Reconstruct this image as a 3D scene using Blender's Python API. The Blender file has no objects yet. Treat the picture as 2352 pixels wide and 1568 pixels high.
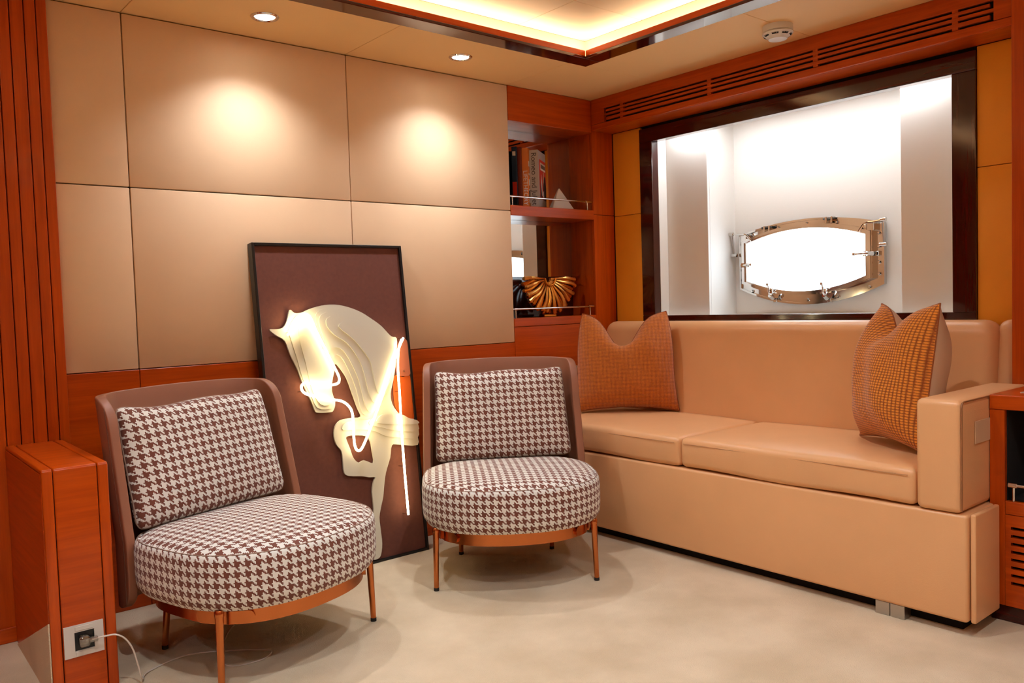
import bpy, bmesh, math, random
from mathutils import Vector, Matrix
random.seed(7)
S = bpy.context.scene
COL = S.collection
R = math.radians

# ------------------------------------------------------------------ camera
def cam_axes(yaw, pitch, roll):
    y, p, r = R(yaw), R(pitch), R(roll)
    fw = Vector((-math.sin(y)*math.cos(p), math.cos(y)*math.cos(p), math.sin(p)))
    rt = Vector((math.cos(y), math.sin(y), 0)); up = rt.cross(fw)
    return (math.cos(r)*rt + math.sin(r)*up, -math.sin(r)*rt + math.cos(r)*up, fw)
cd = bpy.data.cameras.new('camera'); cam = bpy.data.objects.new('camera', cd); COL.objects.link(cam)
rt, up, fw = cam_axes(-39.7439, -2.7051, -1.8019)
m = Matrix((rt, up, -fw)).transposed().to_4x4(); m.translation = (-3.8171, -3.5512, 1.2)
cam.matrix_world = m
cd.sensor_width = 36; cd.lens = 36*1887.99/2352; cd.clip_start = .05
S.camera = cam

# ------------------------------------------------------------------ world, exposure
W = bpy.data.worlds.new('overcast_sky'); S.world = W; W.use_nodes = True
bg = W.node_tree.nodes['Background']; bg.inputs[0].default_value = (.9, .96, 1, 1); bg.inputs[1].default_value = 5.0
S.view_settings.view_transform = 'Standard'; S.view_settings.look = 'None'
S.view_settings.gamma = 1; S.view_settings.use_curve_mapping = False
S.view_settings.exposure = 0.25
S.cycles.use_denoising = True
S.cycles.max_bounces = 6; S.cycles.diffuse_bounces = 4; S.cycles.glossy_bounces = 3; S.cycles.use_adaptive_sampling = True; S.cycles.adaptive_threshold = .05; S.cycles.adaptive_min_samples = 16; S.cycles.use_light_tree = False
S.cycles.transparent_max_bounces = 12; S.cycles.caustics_reflective = False; S.cycles.caustics_refractive = False
S.cycles.sample_clamp_indirect = 6

# ------------------------------------------------------------------ large lights
COVE_W, FILL_W, SPOT_W, NICHE_W, TRAY_W = 8, 8, 38, 8, 52
WARM = (1, .80, .58); NEUTRAL = (.93, 1, 1.1); COOL = (.88, 1, 1.1)
def area(name, loc, size, power, color, rot=(0, 0, 0)):
    l = bpy.data.lights.new(name, 'AREA'); l.shape = 'RECTANGLE'; l.size, l.size_y = size
    l.energy = power; l.color = color
    o = bpy.data.objects.new(name, l); COL.objects.link(o); o.location = loc; o.rotation_euler = rot
    return o
TX0, TX1, TY0, TY1 = -4.45, -.739, -4.4, -.513      # tray opening
for n, loc, sz in (('cove_light', ((TX0+TX1)/2, TY1-.035, 2.425), (TX1-TX0-.1, .03)), ('cove_light', ((TX0+TX1)/2, TY0+.035, 2.425), (TX1-TX0-.1, .03)),
                   ('cove_light', (TX1-.035, (TY0+TY1)/2, 2.425), (.03, TY1-TY0-.1)), ('cove_light', (TX0+.035, (TY0+TY1)/2, 2.425), (.03, TY1-TY0-.1))):
    area(n, loc, sz, COVE_W, WARM, (math.pi, 0, 0))
area('window_recess_light', (.085, -1.18, 2.195), (.05, 1.55), NICHE_W, (.94, .98, 1), (0, R(-8), 0))

# ------------------------------------------------------------------ materials
def lin(c):
    return tuple(((v/255)/12.92 if v/255 <= .04045 else ((v/255+.055)/1.055)**2.4) for v in c) + (1,)
MATS = {}
def newmat(name):
    mt = bpy.data.materials.new(name); mt.use_nodes = True; MATS[name] = mt
    return mt, mt.node_tree, mt.node_tree.nodes['Principled BSDF']
def plain(name, rgb, rough=.5, metal=0, coat=0, bump=0, bscale=400, emit=None, estr=0, vary=0, vscale=6, spec=.5):
    mt, nt, b = newmat(name)
    b.inputs['Base Color'].default_value = lin(rgb); b.inputs['Roughness'].default_value = rough
    b.inputs['Metallic'].default_value = metal; b.inputs['Coat Weight'].default_value = coat
    b.inputs['Coat Roughness'].default_value = .06; b.inputs['Specular IOR Level'].default_value = spec
    tc = nt.nodes.new('ShaderNodeTexCoord')
    if vary:
        n = nt.nodes.new('ShaderNodeTexNoise'); n.inputs['Scale'].default_value = vscale; n.inputs['Detail'].default_value = 5
        nt.links.new(tc.outputs['Object'], n.inputs['Vector'])
        cr = nt.nodes.new('ShaderNodeValToRGB'); c = lin(rgb)
        cr.color_ramp.elements[0].position = .3; cr.color_ramp.elements[1].position = .7
        cr.color_ramp.elements[0].color = tuple(x*(1-vary) for x in c[:3])+(1,); cr.color_ramp.elements[1].color = tuple(min(1, x*(1+vary)) for x in c[:3])+(1,)
        nt.links.new(n.outputs['Fac'], cr.inputs[0]); nt.links.new(cr.outputs[0], b.inputs['Base Color'])
    if bump:
        n = nt.nodes.new('ShaderNodeTexNoise'); n.inputs['Scale'].default_value = bscale; n.inputs['Detail'].default_value = 2
        nt.links.new(tc.outputs['Object'], n.inputs['Vector'])
        bp = nt.nodes.new('ShaderNodeBump'); bp.inputs['Strength'].default_value = bump; bp.inputs['Distance'].default_value = .002
        nt.links.new(n.outputs['Fac'], bp.inputs['Height']); nt.links.new(bp.outputs[0], b.inputs['Normal'])
    if emit:
        b.inputs['Emission Color'].default_value = lin(emit); b.inputs['Emission Strength'].default_value = estr
    return mt
def wood(name, dark, light, axis='z', rough=.34, coat=.15, bump=.03):
    mt, nt, b = newmat(name)
    tc = nt.nodes.new('ShaderNodeTexCoord'); mp = nt.nodes.new('ShaderNodeMapping')
    sc = {'x': (1.1, 22, 22), 'y': (22, 1.1, 22), 'z': (22, 22, 1.1)}[axis]
    mp.inputs['Scale'].default_value = sc
    nt.links.new(tc.outputs['Object'], mp.inputs['Vector'])
    n = nt.nodes.new('ShaderNodeTexNoise'); n.inputs['Scale'].default_value = 2.2; n.inputs['Detail'].default_value = 7; n.inputs['Roughness'].default_value = .62
    n.inputs['Distortion'].default_value = .5
    nt.links.new(mp.outputs[0], n.inputs['Vector'])
    cr = nt.nodes.new('ShaderNodeValToRGB'); cr.color_ramp.elements[0].position = .28; cr.color_ramp.elements[1].position = .74
    cr.color_ramp.elements[0].color = lin(dark); cr.color_ramp.elements[1].color = lin(light)
    nt.links.new(n.outputs['Fac'], cr.inputs[0]); nt.links.new(cr.outputs[0], b.inputs['Base Color'])
    b.inputs['Roughness'].default_value = rough; b.inputs['Coat Weight'].default_value = coat; b.inputs['Coat Roughness'].default_value = .08; b.inputs['Specular IOR Level'].default_value = .3
    bp = nt.nodes.new('ShaderNodeBump'); bp.inputs['Strength'].default_value = bump; bp.inputs['Distance'].default_value = .001
    nt.links.new(n.outputs['Fac'], bp.inputs['Height']); nt.links.new(bp.outputs[0], b.inputs['Normal'])
    return mt
wood('cherry_z', (164, 57, 0), (202, 80, 2), 'z'); wood('cherry_x', (164, 57, 0), (202, 80, 2), 'x'); wood('cherry_y', (164, 57, 0), (202, 80, 2), 'y')
wood('mahogany_z', (46, 8, 4), (74, 16, 6), 'z', .12, .8, .01); wood('mahogany_y', (46, 8, 4), (74, 16, 6), 'y', .12, .8, .01); wood('mahogany_x', (46, 8, 4), (74, 16, 6), 'x', .12, .8, .01)
plain('wall_leather', (232, 196, 156), .62, bump=.12, bscale=500, vary=.03, vscale=3)
plain('tan_leather', (248, 164, 40), .55, bump=.12, bscale=500, vary=.03)
plain('ceiling_paint', (244, 200, 138), .6)
plain('tray_paint', (236, 212, 176), .7)
plain('dark_gap', (18, 10, 8), .8)
plain('black_void', (8, 7, 7), .9)
plain('white_paint', (240, 236, 228), .6)
plain('sofa_leather', (230, 174, 122), .36, bump=.18, bscale=260, vary=.035, vscale=4)
plain('sofa_piping', (150, 96, 56), .5); plain('sofa_seam', (186, 132, 88), .5)
plain('velcro', (214, 178, 140), .9)
plain('steel_brushed', (190, 186, 180), .38, 1)
plain('chrome', (225, 222, 218), .08, 1)
plain('chrome_dark', (90, 88, 86), .25, 1)
plain('copper_metal', (196, 116, 66), .24, 1)
plain('shell_leather', (146, 92, 66), .5, bump=.1, bscale=500, vary=.04)
plain('shell_piping', (110, 64, 44), .5)
plain('black_rubber', (20, 18, 17), .7)
plain('art_frame', (16, 14, 14), .35)
plain('art_canvas', (108, 60, 46), .85, bump=.3, bscale=900, vary=.07, vscale=60)
plain('art_board', (214, 208, 188), .6)
plain('art_leather', (196, 88, 30), .4, coat=.2)
plain('art_leather_pale', (168, 96, 70), .4, coat=.2)
plain('neon', (255, 240, 190), .4, emit=(255, 232, 178), estr=14)
plain('gold', (206, 120, 40), .3, 1)
plain('gold_bright', (250, 196, 110), .28, 1)
plain('ceramic_white', (236, 230, 222), .35)
plain('plastic_white', (238, 236, 232), .35)
plain('plate_white', (208, 200, 190), .4)
plain('socket_black', (14, 16, 18), .4)
plain('bulb', (255, 250, 240), .4, emit=(255, 246, 232), estr=30)
MATS['bulb'].cycles.emission_sampling = 'NONE'
plain('book_grey', (176, 166, 158), .5); plain('book_orange', (216, 116, 36), .5); plain('book_blue', (36, 54, 78), .5); plain('book_red', (120, 40, 14), .5)
plain('page_paper', (226, 216, 200), .8); plain('ink_dark', (60, 50, 48), .6); plain('ink_white', (240, 234, 226), .6); plain('cover_red', (206, 48, 26), .5); plain('cover_black', (34, 26, 28), .5); plain('cover_skin', (216, 150, 120), .5)
plain('cord_white', (214, 200, 186), .25); plain('marble', (214, 200, 176), .2, coat=.3)
plain('pillow_lining', (206, 176, 148), .8, bump=.2, bscale=300)
plain('hull_white', (246, 243, 238), .55)
def carpet():
    mt, nt, b = newmat('carpet')
    tc = nt.nodes.new('ShaderNodeTexCoord')
    n1 = nt.nodes.new('ShaderNodeTexNoise'); n1.inputs['Scale'].default_value = 3.5; n1.inputs['Detail'].default_value = 6
    n2 = nt.nodes.new('ShaderNodeTexNoise'); n2.inputs['Scale'].default_value = 260; n2.inputs['Detail'].default_value = 2
    cr = nt.nodes.new('ShaderNodeValToRGB'); cr.color_ramp.elements[0].position = .35; cr.color_ramp.elements[1].position = .66
    cr.color_ramp.elements[0].color = lin((200, 178, 146)); cr.color_ramp.elements[1].color = lin((220, 199, 168))
    nt.links.new(tc.outputs['Object'], n1.inputs['Vector']); nt.links.new(tc.outputs['Object'], n2.inputs['Vector'])
    nt.links.new(n1.outputs['Fac'], cr.inputs[0]); nt.links.new(cr.outputs[0], b.inputs['Base Color'])
    bp = nt.nodes.new('ShaderNodeBump'); bp.inputs['Strength'].default_value = .55; bp.inputs['Distance'].default_value = .006
    nt.links.new(n2.outputs['Fac'], bp.inputs['Height']); nt.links.new(bp.outputs[0], b.inputs['Normal'])
    b.inputs['Roughness'].default_value = .95; b.inputs['Sheen Weight'].default_value = .15
carpet()
def mathn(nt, op, a, b=None):
    n = nt.nodes.new('ShaderNodeMath'); n.operation = op
    for i, v in enumerate((a, b)):
        if v is None: continue
        if isinstance(v, (int, float)): n.inputs[i].default_value = v
        else: nt.links.new(v, n.inputs[i])
    return n.outputs[0]
def houndstooth(name, period=.0327, light=(226, 222, 212), dark=(112, 58, 40)):
    mt, nt, b = newmat(name)
    tc = nt.nodes.new('ShaderNodeTexCoord'); sp = nt.nodes.new('ShaderNodeSeparateXYZ'); nt.links.new(tc.outputs['UV'], sp.inputs[0])
    k = 8/period
    i = mathn(nt, 'FLOOR', mathn(nt, 'MULTIPLY', sp.outputs[0], k)); j = mathn(nt, 'FLOOR', mathn(nt, 'MULTIPLY', sp.outputs[1], k))
    A = mathn(nt, 'LESS_THAN', mathn(nt, 'FLOORED_MODULO', i, 8), 3.5); B = mathn(nt, 'LESS_THAN', mathn(nt, 'FLOORED_MODULO', j, 8), 3.5)
    T = mathn(nt, 'LESS_THAN', mathn(nt, 'FLOORED_MODULO', mathn(nt, 'ADD', i, j), 4), 1.5)
    c = mathn(nt, 'ADD', mathn(nt, 'MULTIPLY', T, A), mathn(nt, 'MULTIPLY', mathn(nt, 'SUBTRACT', 1, T), B))
    mx = nt.nodes.new('ShaderNodeMix'); mx.data_type = 'RGBA'; nt.links.new(c, mx.inputs[0])
    mx.inputs[6].default_value = lin(light); mx.inputs[7].default_value = lin(dark)
    nt.links.new(mx.outputs[2], b.inputs['Base Color'])
    wv = nt.nodes.new('ShaderNodeTexNoise'); wv.inputs['Scale'].default_value = 700; nt.links.new(tc.outputs['Object'], wv.inputs['Vector'])
    bp = nt.nodes.new('ShaderNodeBump'); bp.inputs['Strength'].default_value = .3; bp.inputs['Distance'].default_value = .001
    nt.links.new(wv.outputs['Fac'], bp.inputs['Height']); nt.links.new(bp.outputs[0], b.inputs['Normal'])
    b.inputs['Roughness'].default_value = .85; b.inputs['Sheen Weight'].default_value = .15
houndstooth('houndstooth')
def woven(name, light, dark, cell=.0075):
    mt, nt, b = newmat(name)
    tc = nt.nodes.new('ShaderNodeTexCoord'); sp = nt.nodes.new('ShaderNodeSeparateXYZ'); nt.links.new(tc.outputs['UV'], sp.inputs[0])
    k = 2*math.pi/cell
    w = mathn(nt, 'MULTIPLY', mathn(nt, 'SINE', mathn(nt, 'MULTIPLY', sp.outputs[0], k)), mathn(nt, 'SINE', mathn(nt, 'MULTIPLY', sp.outputs[1], k)))
    n = nt.nodes.new('ShaderNodeTexNoise'); n.inputs['Scale'].default_value = 110; n.inputs['Detail'].default_value = 4; nt.links.new(tc.outputs['Object'], n.inputs['Vector'])
    f = mathn(nt, 'ADD', mathn(nt, 'MULTIPLY', mathn(nt, 'ABSOLUTE', w), .8), mathn(nt, 'MULTIPLY', mathn(nt, 'SUBTRACT', n.outputs['Fac'], .5), .6))
    cr = nt.nodes.new('ShaderNodeValToRGB'); cr.color_ramp.elements[0].position = .02; cr.color_ramp.elements[1].position = .6
    cr.color_ramp.elements[0].color = lin(dark); cr.color_ramp.elements[1].color = lin(light)
    nt.links.new(f, cr.inputs[0]); nt.links.new(cr.outputs[0], b.inputs['Base Color'])
    bp = nt.nodes.new('ShaderNodeBump'); bp.inputs['Strength'].default_value = .8; bp.inputs['Distance'].default_value = .003
    nt.links.new(f, bp.inputs['Height']); nt.links.new(bp.outputs[0], b.inputs['Normal'])
    b.inputs['Roughness'].default_value = .9; b.inputs['Sheen Weight'].default_value = .3
woven('woven_orange', (236, 146, 44), (146, 70, 8), .021); woven('woven_orange_fine', (226, 128, 30), (146, 66, 6), .0135)
def clear_glass(name, tint, gloss=.06):
    mt = bpy.data.materials.new(name); mt.use_nodes = True; MATS[name] = mt; nt = mt.node_tree; nt.nodes.clear()
    out = nt.nodes.new('ShaderNodeOutputMaterial'); t = nt.nodes.new('ShaderNodeBsdfTransparent'); t.inputs[0].default_value = tint
    g = nt.nodes.new('ShaderNodeBsdfGlossy'); g.inputs['Roughness'].default_value = .02
    mx = nt.nodes.new('ShaderNodeMixShader'); mx.inputs[0].default_value = gloss
    nt.links.new(t.outputs[0], mx.inputs[1]); nt.links.new(g.outputs[0], mx.inputs[2]); nt.links.new(mx.outputs[0], out.inputs[0])
clear_glass('window_glass', (.93, .97, 1, 1)); clear_glass('clear_plastic', (.78, .76, .74, 1), .3)
plain('mirror_glass', (226, 222, 216), .015, 1)

# ------------------------------------------------------------------ helpers
OFF = {}
def root_off(p):
    while p is not None and p.parent is not None: p = p.parent
    return OFF.get(p.name, Vector((0, 0, 0))) if p else Vector((0, 0, 0))
def tag(o, label=None, cat=None, group=None, kind=None):
    if label: o['label'] = label
    if cat: o['category'] = cat
    if group: o['group'] = group
    if kind: o['kind'] = kind
    return o
def thing(name, loc, label=None, cat=None, rotz=0, group=None, kind=None, local=False):
    o = bpy.data.objects.new(name, None); COL.objects.link(o); o.empty_display_size = .1
    o.location = loc; o.rotation_euler = (0, 0, rotz)
    OFF[o.name] = Vector((0, 0, 0)) if local else Vector(loc)
    return tag(o, label, cat, group, kind)
def obj(name, bm, mat, parent=None, smooth=False, at=None):
    """link bm (world coordinates, or local for rotated things) as one mesh object"""
    me = bpy.data.meshes.new(name)
    if at is not None: bmesh.ops.translate(bm, verts=bm.verts, vec=-Vector(at))
    elif parent is not None: bmesh.ops.translate(bm, verts=bm.verts, vec=-root_off(parent))
    bmesh.ops.recalc_face_normals(bm, faces=bm.faces)
    bm.to_mesh(me); bm.free()
    for x in (mat if isinstance(mat, (list, tuple)) else [mat]): me.materials.append(MATS[x])
    if smooth:
        for p in me.polygons: p.use_smooth = True
        try: me.set_sharp_from_angle(angle=R(42))
        except Exception: pass
    o = bpy.data.objects.new(name, me); COL.objects.link(o)
    if parent is not None: o.parent = parent
    elif at is not None: o.location = at; OFF[o.name] = Vector(at)
    return o
def inst(src, name, parent, loc, rot=None):
    o = bpy.data.objects.new(name, src.data); COL.objects.link(o); o.parent = parent; o.location = Vector(loc) - root_off(parent)
    if rot: o.rotation_euler = rot
    return o
def join(*bms):
    out = bmesh.new()
    for b in bms:
        me = bpy.data.meshes.new('tmp'); b.to_mesh(me); b.free(); out.from_mesh(me); bpy.data.meshes.remove(me)
    return out
def rb(x0, x1, y0, y1, z0, z1, r=.0, seg=2):
    x0, x1 = min(x0, x1), max(x0, x1); y0, y1 = min(y0, y1), max(y0, y1); z0, z1 = min(z0, z1), max(z0, z1)
    bm = bmesh.new(); bmesh.ops.create_cube(bm, size=1)
    for v in bm.verts: v.co = Vector(((x0+x1)/2+v.co.x*(x1-x0), (y0+y1)/2+v.co.y*(y1-y0), (z0+z1)/2+v.co.z*(z1-z0)))
    if r: bmesh.ops.bevel(bm, geom=bm.edges[:], offset=min(r, .49*min(x1-x0, y1-y0, z1-z0)), segments=seg, profile=.5, affect='EDGES')
    return bm
def cyl(p0, p1, r, n=16, r2=None, caps=True):
    p0, p1 = Vector(p0), Vector(p1); d = p1-p0; bm = bmesh.new()
    bmesh.ops.create_cone(bm, cap_ends=caps, segments=n, radius1=r, radius2=r if r2 is None else r2, depth=d.length)
    q = d.to_track_quat('Z', 'Y').to_matrix().to_4x4(); q.translation = (p0+p1)/2
    bmesh.ops.transform(bm, matrix=q, verts=bm.verts); return bm
def lathe(prof, c=(0, 0, 0), n=32, axis='z'):
    bm = bmesh.new(); rings = []
    for r, h in prof:
        ring = []
        for k in range(n):
            a = 2*math.pi*k/n
            co = (c[0]+r*math.cos(a), c[1]+r*math.sin(a), c[2]+h) if axis == 'z' else (c[0]+h, c[1]+r*math.cos(a), c[2]+r*math.sin(a))
            ring.append(bm.verts.new(co))
        rings.append(ring)
    for a, b in zip(rings, rings[1:]):
        for k in range(n): bm.faces.new((a[k], a[(k+1) % n], b[(k+1) % n], b[k]))
    bm.faces.new(rings[0]); bm.faces.new(rings[-1]); return bm
def catmull(pts, n=6, closed=False):
    P = [Vector(p) for p in pts]; out = []; N = len(P)
    for i in range(N if closed else N-1):
        p0 = P[(i-1) % N] if closed or i > 0 else P[i]; p1 = P[i]; p2 = P[(i+1) % N]; p3 = P[(i+2) % N] if closed or i+2 < N else p2
        for k in range(n):
            t = k/n
            out.append(.5*((2*p1)+(p2-p0)*t+(2*p0-5*p1+4*p2-p3)*t*t+(3*p1-p0-3*p2+p3)*t**3))
    if not closed: out.append(P[-1])
    return out
def tube(pts, r, n=8, radii=None):
    pts = [Vector(p) for p in pts]; bm = bmesh.new(); rings = []; up0 = None
    for i, p in enumerate(pts):
        t = (pts[min(i+1, len(pts)-1)]-pts[max(i-1, 0)]).normalized()
        if up0 is None: up0 = t.orthogonal().normalized()
        up0 = (up0-t*up0.dot(t)).normalized(); s = t.cross(up0); rr = radii[i] if radii else r
        rings.append([bm.verts.new(p+(up0*math.cos(2*math.pi*k/n)+s*math.sin(2*math.pi*k/n))*rr) for k in range(n)])
    for a, b in zip(rings, rings[1:]):
        for k in range(n): bm.faces.new((a[k], a[(k+1) % n], b[(k+1) % n], b[k]))
    bm.faces.new(rings[0]); bm.faces.new(rings[-1][::-1]); return bm
def plate(outer, holes, to3d, t):
    """flat board: outline(s) in 2D, to3d(u,v,w) places them, thickness t"""
    bm = bmesh.new(); es = []
    for loop in [outer]+holes:
        vs = [bm.verts.new((p[0], p[1], 0)) for p in loop]
        es += [bm.edges.new((vs[i], vs[(i+1) % len(vs)])) for i in range(len(vs))]
    bmesh.ops.triangle_fill(bm, use_beauty=True, edges=es, normal=(0, 0, 1))
    g = bmesh.ops.extrude_face_region(bm, geom=bm.faces[:])
    for v in g['geom']:
        if isinstance(v, bmesh.types.BMVert): v.co.z += t
    for v in bm.verts: v.co = to3d(v.co.x, v.co.y, v.co.z)
    return bm
def text_mesh(s, size, depth=.0004):
    c = bpy.data.curves.new('lettering', 'FONT'); c.body = s; c.size = size; c.extrude = depth; c.align_x = 'CENTER'; c.align_y = 'CENTER'
    o = bpy.data.objects.new('lettering', c); COL.objects.link(o); bpy.context.view_layer.update()
    me = bpy.data.meshes.new_from_object(o.evaluated_get(bpy.context.evaluated_depsgraph_get()))
    bpy.data.objects.remove(o); bpy.data.curves.remove(c)
    bm = bmesh.new(); bm.from_mesh(me); bpy.data.meshes.remove(me); return bm

ZC, ZJ, ZW = 2.41, 1.714, .976
A0, A1, A2, A3 = -3.118, -2.847, -1.844, -.842
XL, YF = -5.3, -5.3
G = .002

# ================================================================== floor
fl = obj('floor', rb(XL, .05, YF, .25, -.06, 0), 'carpet'); tag(fl, kind='structure')

# ================================================================== back wall (leather panels over wood wainscot)
wb = thing('wall_back', (-2, 0, 0), kind='structure')
obj('wall_core', rb(XL, A3, .03, .3, 0, 2.75), 'dark_gap', wb)
cols = [(A0, A1), (A1, A2), (A2, A3)]
for a, b in cols:
    for z0, z1 in ((ZW, ZJ), (ZJ, ZC-.002)):
        obj('leather_panel', rb(a+G, b-G, 0, .03, z0+G, z1-G, .004, 2), 'wall_leather', wb, True)
    obj('wainscot_panel', rb(a+.0012, b-.0012, -.002, .03, .0, ZW-.001, .0015, 1), 'cherry_x', wb)
xs = [-3.330, -3.283, -3.242, -3.195, -3.155, A0]
for a, b in zip(xs, xs[1:]):
    obj('plank', rb(a+.0014, b-.0014, -.03, .03, 0, ZC-.002, .003, 2), 'cherry_z', wb)
for a, b in ((-3.95, -3.33), (-4.6, -3.95), (XL, -4.6)):
    obj('wood_panel', rb(a+.0014, b-.0014, -.03, .03, 0, ZC-.002, .003, 2), 'cherry_z', wb)
bb = tag(obj('baseboard_back', rb(XL, -3.332, -.042, -.03, 0, .058, .004, 2), 'cherry_x'), kind='structure')

# rear and left walls of the lounge, behind the camera
for nm, args in (('wall_front', (XL-.1, .2, YF-.1, YF, 0, 2.75)), ('wall_left', (XL-.1, XL, YF, .3, 0, 2.75))):
    w = thing(nm, (args[0], args[2], 0), kind='structure')
    obj('wall_core', rb(*args), 'dark_gap', w)
    for i in range(5):
        if nm == 'wall_front':
            a, b = XL+i*1.06, XL+(i+1)*1.06
            obj('wainscot_panel', rb(a+G, b-G, YF, YF+.02, .0, ZW-.002, .002, 1), 'cherry_x', w); obj('leather_panel', rb(a+G, b-G, YF, YF+.02, ZW, ZC-.003, .004, 2), 'wall_leather', w)
        else:
            a, b = YF+i*1.05, YF+(i+1)*1.05
            obj('wainscot_panel', rb(XL, XL+.02, a+G, b-G, .0, ZW-.002, .002, 1), 'cherry_y', w); obj('leather_panel', rb(XL, XL+.02, a+G, b-G, ZW, ZC-.003, .004, 2), 'wall_leather', w)

# ================================================================== ceiling: soffit, lit tray, mahogany trim
ce = thing('ceiling', (-2.6, -2.5, ZC), kind='structure')
sx = [XL, -3.85, A1, A2, A3, .05]
for a, b in zip(sx, sx[1:]):
    obj('soffit_panel', rb(a+.001, b-.001, TY1, .04, ZC, ZC+.03, .0015, 1), 'ceiling_paint', ce)
    obj('soffit_panel', rb(a+.001, b-.001, YF, TY0, ZC, ZC+.03, .0015, 1), 'ceiling_paint', ce)
sy = [TY0, -3.4, -2.4, -1.45, TY1]
for a, b in zip(sy, sy[1:]):
    obj('soffit_panel', rb(TX1, .05, a+.001, b-.001 if b != TY1 else b, ZC, ZC+.03, .0015, 1), 'ceiling_paint', ce)
    obj('soffit_panel', rb(XL, TX0, a+.001, b-.001, ZC, ZC+.03, .0015, 1), 'ceiling_paint', ce)
ZT = 2.53
for n, a in (('tray_side', (TX0-.02, TX1+.02, TY1, TY1+.02)), ('tray_side', (TX0-.02, TX1+.02, TY0-.02, TY0)), ('tray_side', (TX1, TX1+.02, TY0, TY1)), ('tray_side', (TX0-.02, TX0, TY0, TY1))):
    obj(n, rb(*a, ZC+.001, ZT), 'tray_paint', ce)
tx = [TX0, -3.4, -2.28, -1.19, TX1]; ty = [TY0, -3.1, -1.95, -.90, TY1]
for a, b in zip(tx, tx[1:]):
    for c, d in zip(ty, ty[1:]):
        obj('tray_panel', rb(a+.0012, b-.0012, c+.0012, d-.0012, ZT, ZT+.02, .002, 1), 'tray_paint', ce)
obj('roof_slab', rb(XL-.1, .6, YF-.1, .4, ZT+.02, ZT+.2), 'dark_gap', ce)
tw = .1; z0, z1 = ZC-.008, ZC+.006
tr = [('tray_trim', (TX0, TX1, TY1-tw, TY1), 'mahogany_x', (TX0+tw, TX1-tw, TY1-tw, TY1-tw+.014)),
      ('tray_trim', (TX0, TX1, TY0, TY0+tw), 'mahogany_x', (TX0+tw, TX1-tw, TY0+tw-.014, TY0+tw)),
      ('tray_trim', (TX1-tw, TX1, TY0+tw, TY1-tw), 'mahogany_y', (TX1-tw, TX1-tw+.014, TY0+tw, TY1-tw)),
      ('tray_trim', (TX0, TX0+tw, TY0+tw, TY1-tw), 'mahogany_y', (TX0+tw-.014, TX0+tw, TY0+tw, TY1-tw))]
for n, a, mt, l in tr:
    t = obj(n, rb(*a, z0, z1, .002, 2), mt, ce); obj('trim_lip', rb(*l, z1-.001, ZC+.034, .003, 2), mt.replace('mahogany', 'cherry'), t)

# ================================================================== right wall: leather side panels, window frame, recess
wr = thing('wall_right', (0, -1.2, 0), kind='structure')
obj('wall_core', join(rb(.02, .12, .05, YF, 0, 1.045), rb(.02, .12, .05, -.226, 1.045, 2.6), rb(.02, .12, -2.11, YF, 1.045, 2.6), rb(.02, .12, -.226, -2.11, 2.21, 2.6)), 'dark_gap', wr)
for a, b in ((-.226, -.001), (-3.3, -2.11), (-4.3, -3.3), (YF, -4.3)):
    for z0, z1 in ((.95, 1.715), (1.715, 2.226)):
        obj('leather_panel', rb(0, .02, a+.0012, b-.0012, z0+.0012, z1-.0012, .003, 2), 'tan_leather', wr, True)
    if b < -3: obj('leather_panel', rb(0, .02, a+.0012, b-.0012, 2.228, ZC, .003, 2), 'tan_leather', wr, True)
obj('lower_panel', rb(0, .02, YF, -.001, 0, .95), 'cherry_y', wr)

wi = thing('window_1', (0, -1.17, 1.045), kind='structure')
fo, fi = (-.226, -2.11, 1.045, 2.21), (-.322, -2.012, 1.097, 2.128)
obj('frame_rail', rb(-.012, .045, fo[0], fo[1], fi[3], fo[3], .003, 2), 'mahogany_y', wi); obj('frame_rail', rb(-.012, .045, fo[0], fo[1], fo[2], fi[2], .003, 2), 'mahogany_y', wi)
obj('frame_stile', rb(-.0115, .045, fo[0], fi[0], fi[2], fi[3], .003, 2), 'mahogany_z', wi); obj('frame_stile', rb(-.0115, .045, fi[1], fo[1], fi[2], fi[3], .003, 2), 'mahogany_z', wi)
xd, xh = .119, .382
zb, zt = 1.06, 2.21
obj('recess_side', rb(.045, xd+.02, -.30, -.322, zb, zt), 'hull_white', wi); obj('recess_side', rb(.045, xd+.02, -2.012, -2.04, zb, zt), 'hull_white', wi)
obj('recess_flange', rb(xd, xd+.02, -.322, -.62, zb, zt, .003, 2), 'hull_white', wi); obj('recess_flange', rb(xd, xd+.02, -1.729, -2.012, zb, zt, .003, 2), 'hull_white', wi)
obj('recess_return', rb(xd+.02, xh+.02, -.60, -.62, zb, zt), 'hull_white', wi); obj('recess_return', rb(xd+.02, xh+.02, -1.729, -1.75, zb, zt), 'hull_white', wi)
obj('recess_top', rb(.045, xh+.02, -.30, -2.04, zt, zt+.02), 'hull_white', wi)
obj('window_sill', rb(.045, xh+.02, -.30, -2.04, zb-.02, zb+.03, .003, 2), 'hull_white', wi)
def barrel(y0, y1, zc0, zc1, za0, za1, n=14, r=.012):
    """straight sides, arched top and bottom; corners softened"""
    pts = []
    ym = (y0+y1)/2; h = (y1-y0)/2
    for k in range(n+1):
        s = -1+2*k/n; pts.append((ym+s*h, zc1+(za1-zc1)*(1-s*s)))
    for k in range(n+1):
        s = 1-2*k/n; pts.append((ym+s*h, zc0+(za0-zc0)*(1-s*s)))
    return pts
PG = barrel(-1.443, -.727, 1.283, 1.498, 1.213, 1.559)
def scaled(y0, y1, zc0, zc1, za0, za1): return barrel(y0, y1, zc0, zc1, za0, za1)
hole = scaled(-1.46, -.71, 1.276, 1.506, 1.205, 1.568)
to_x = lambda x0, s=1: (lambda u, v, w: Vector((x0+s*w, u, v)))
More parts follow.
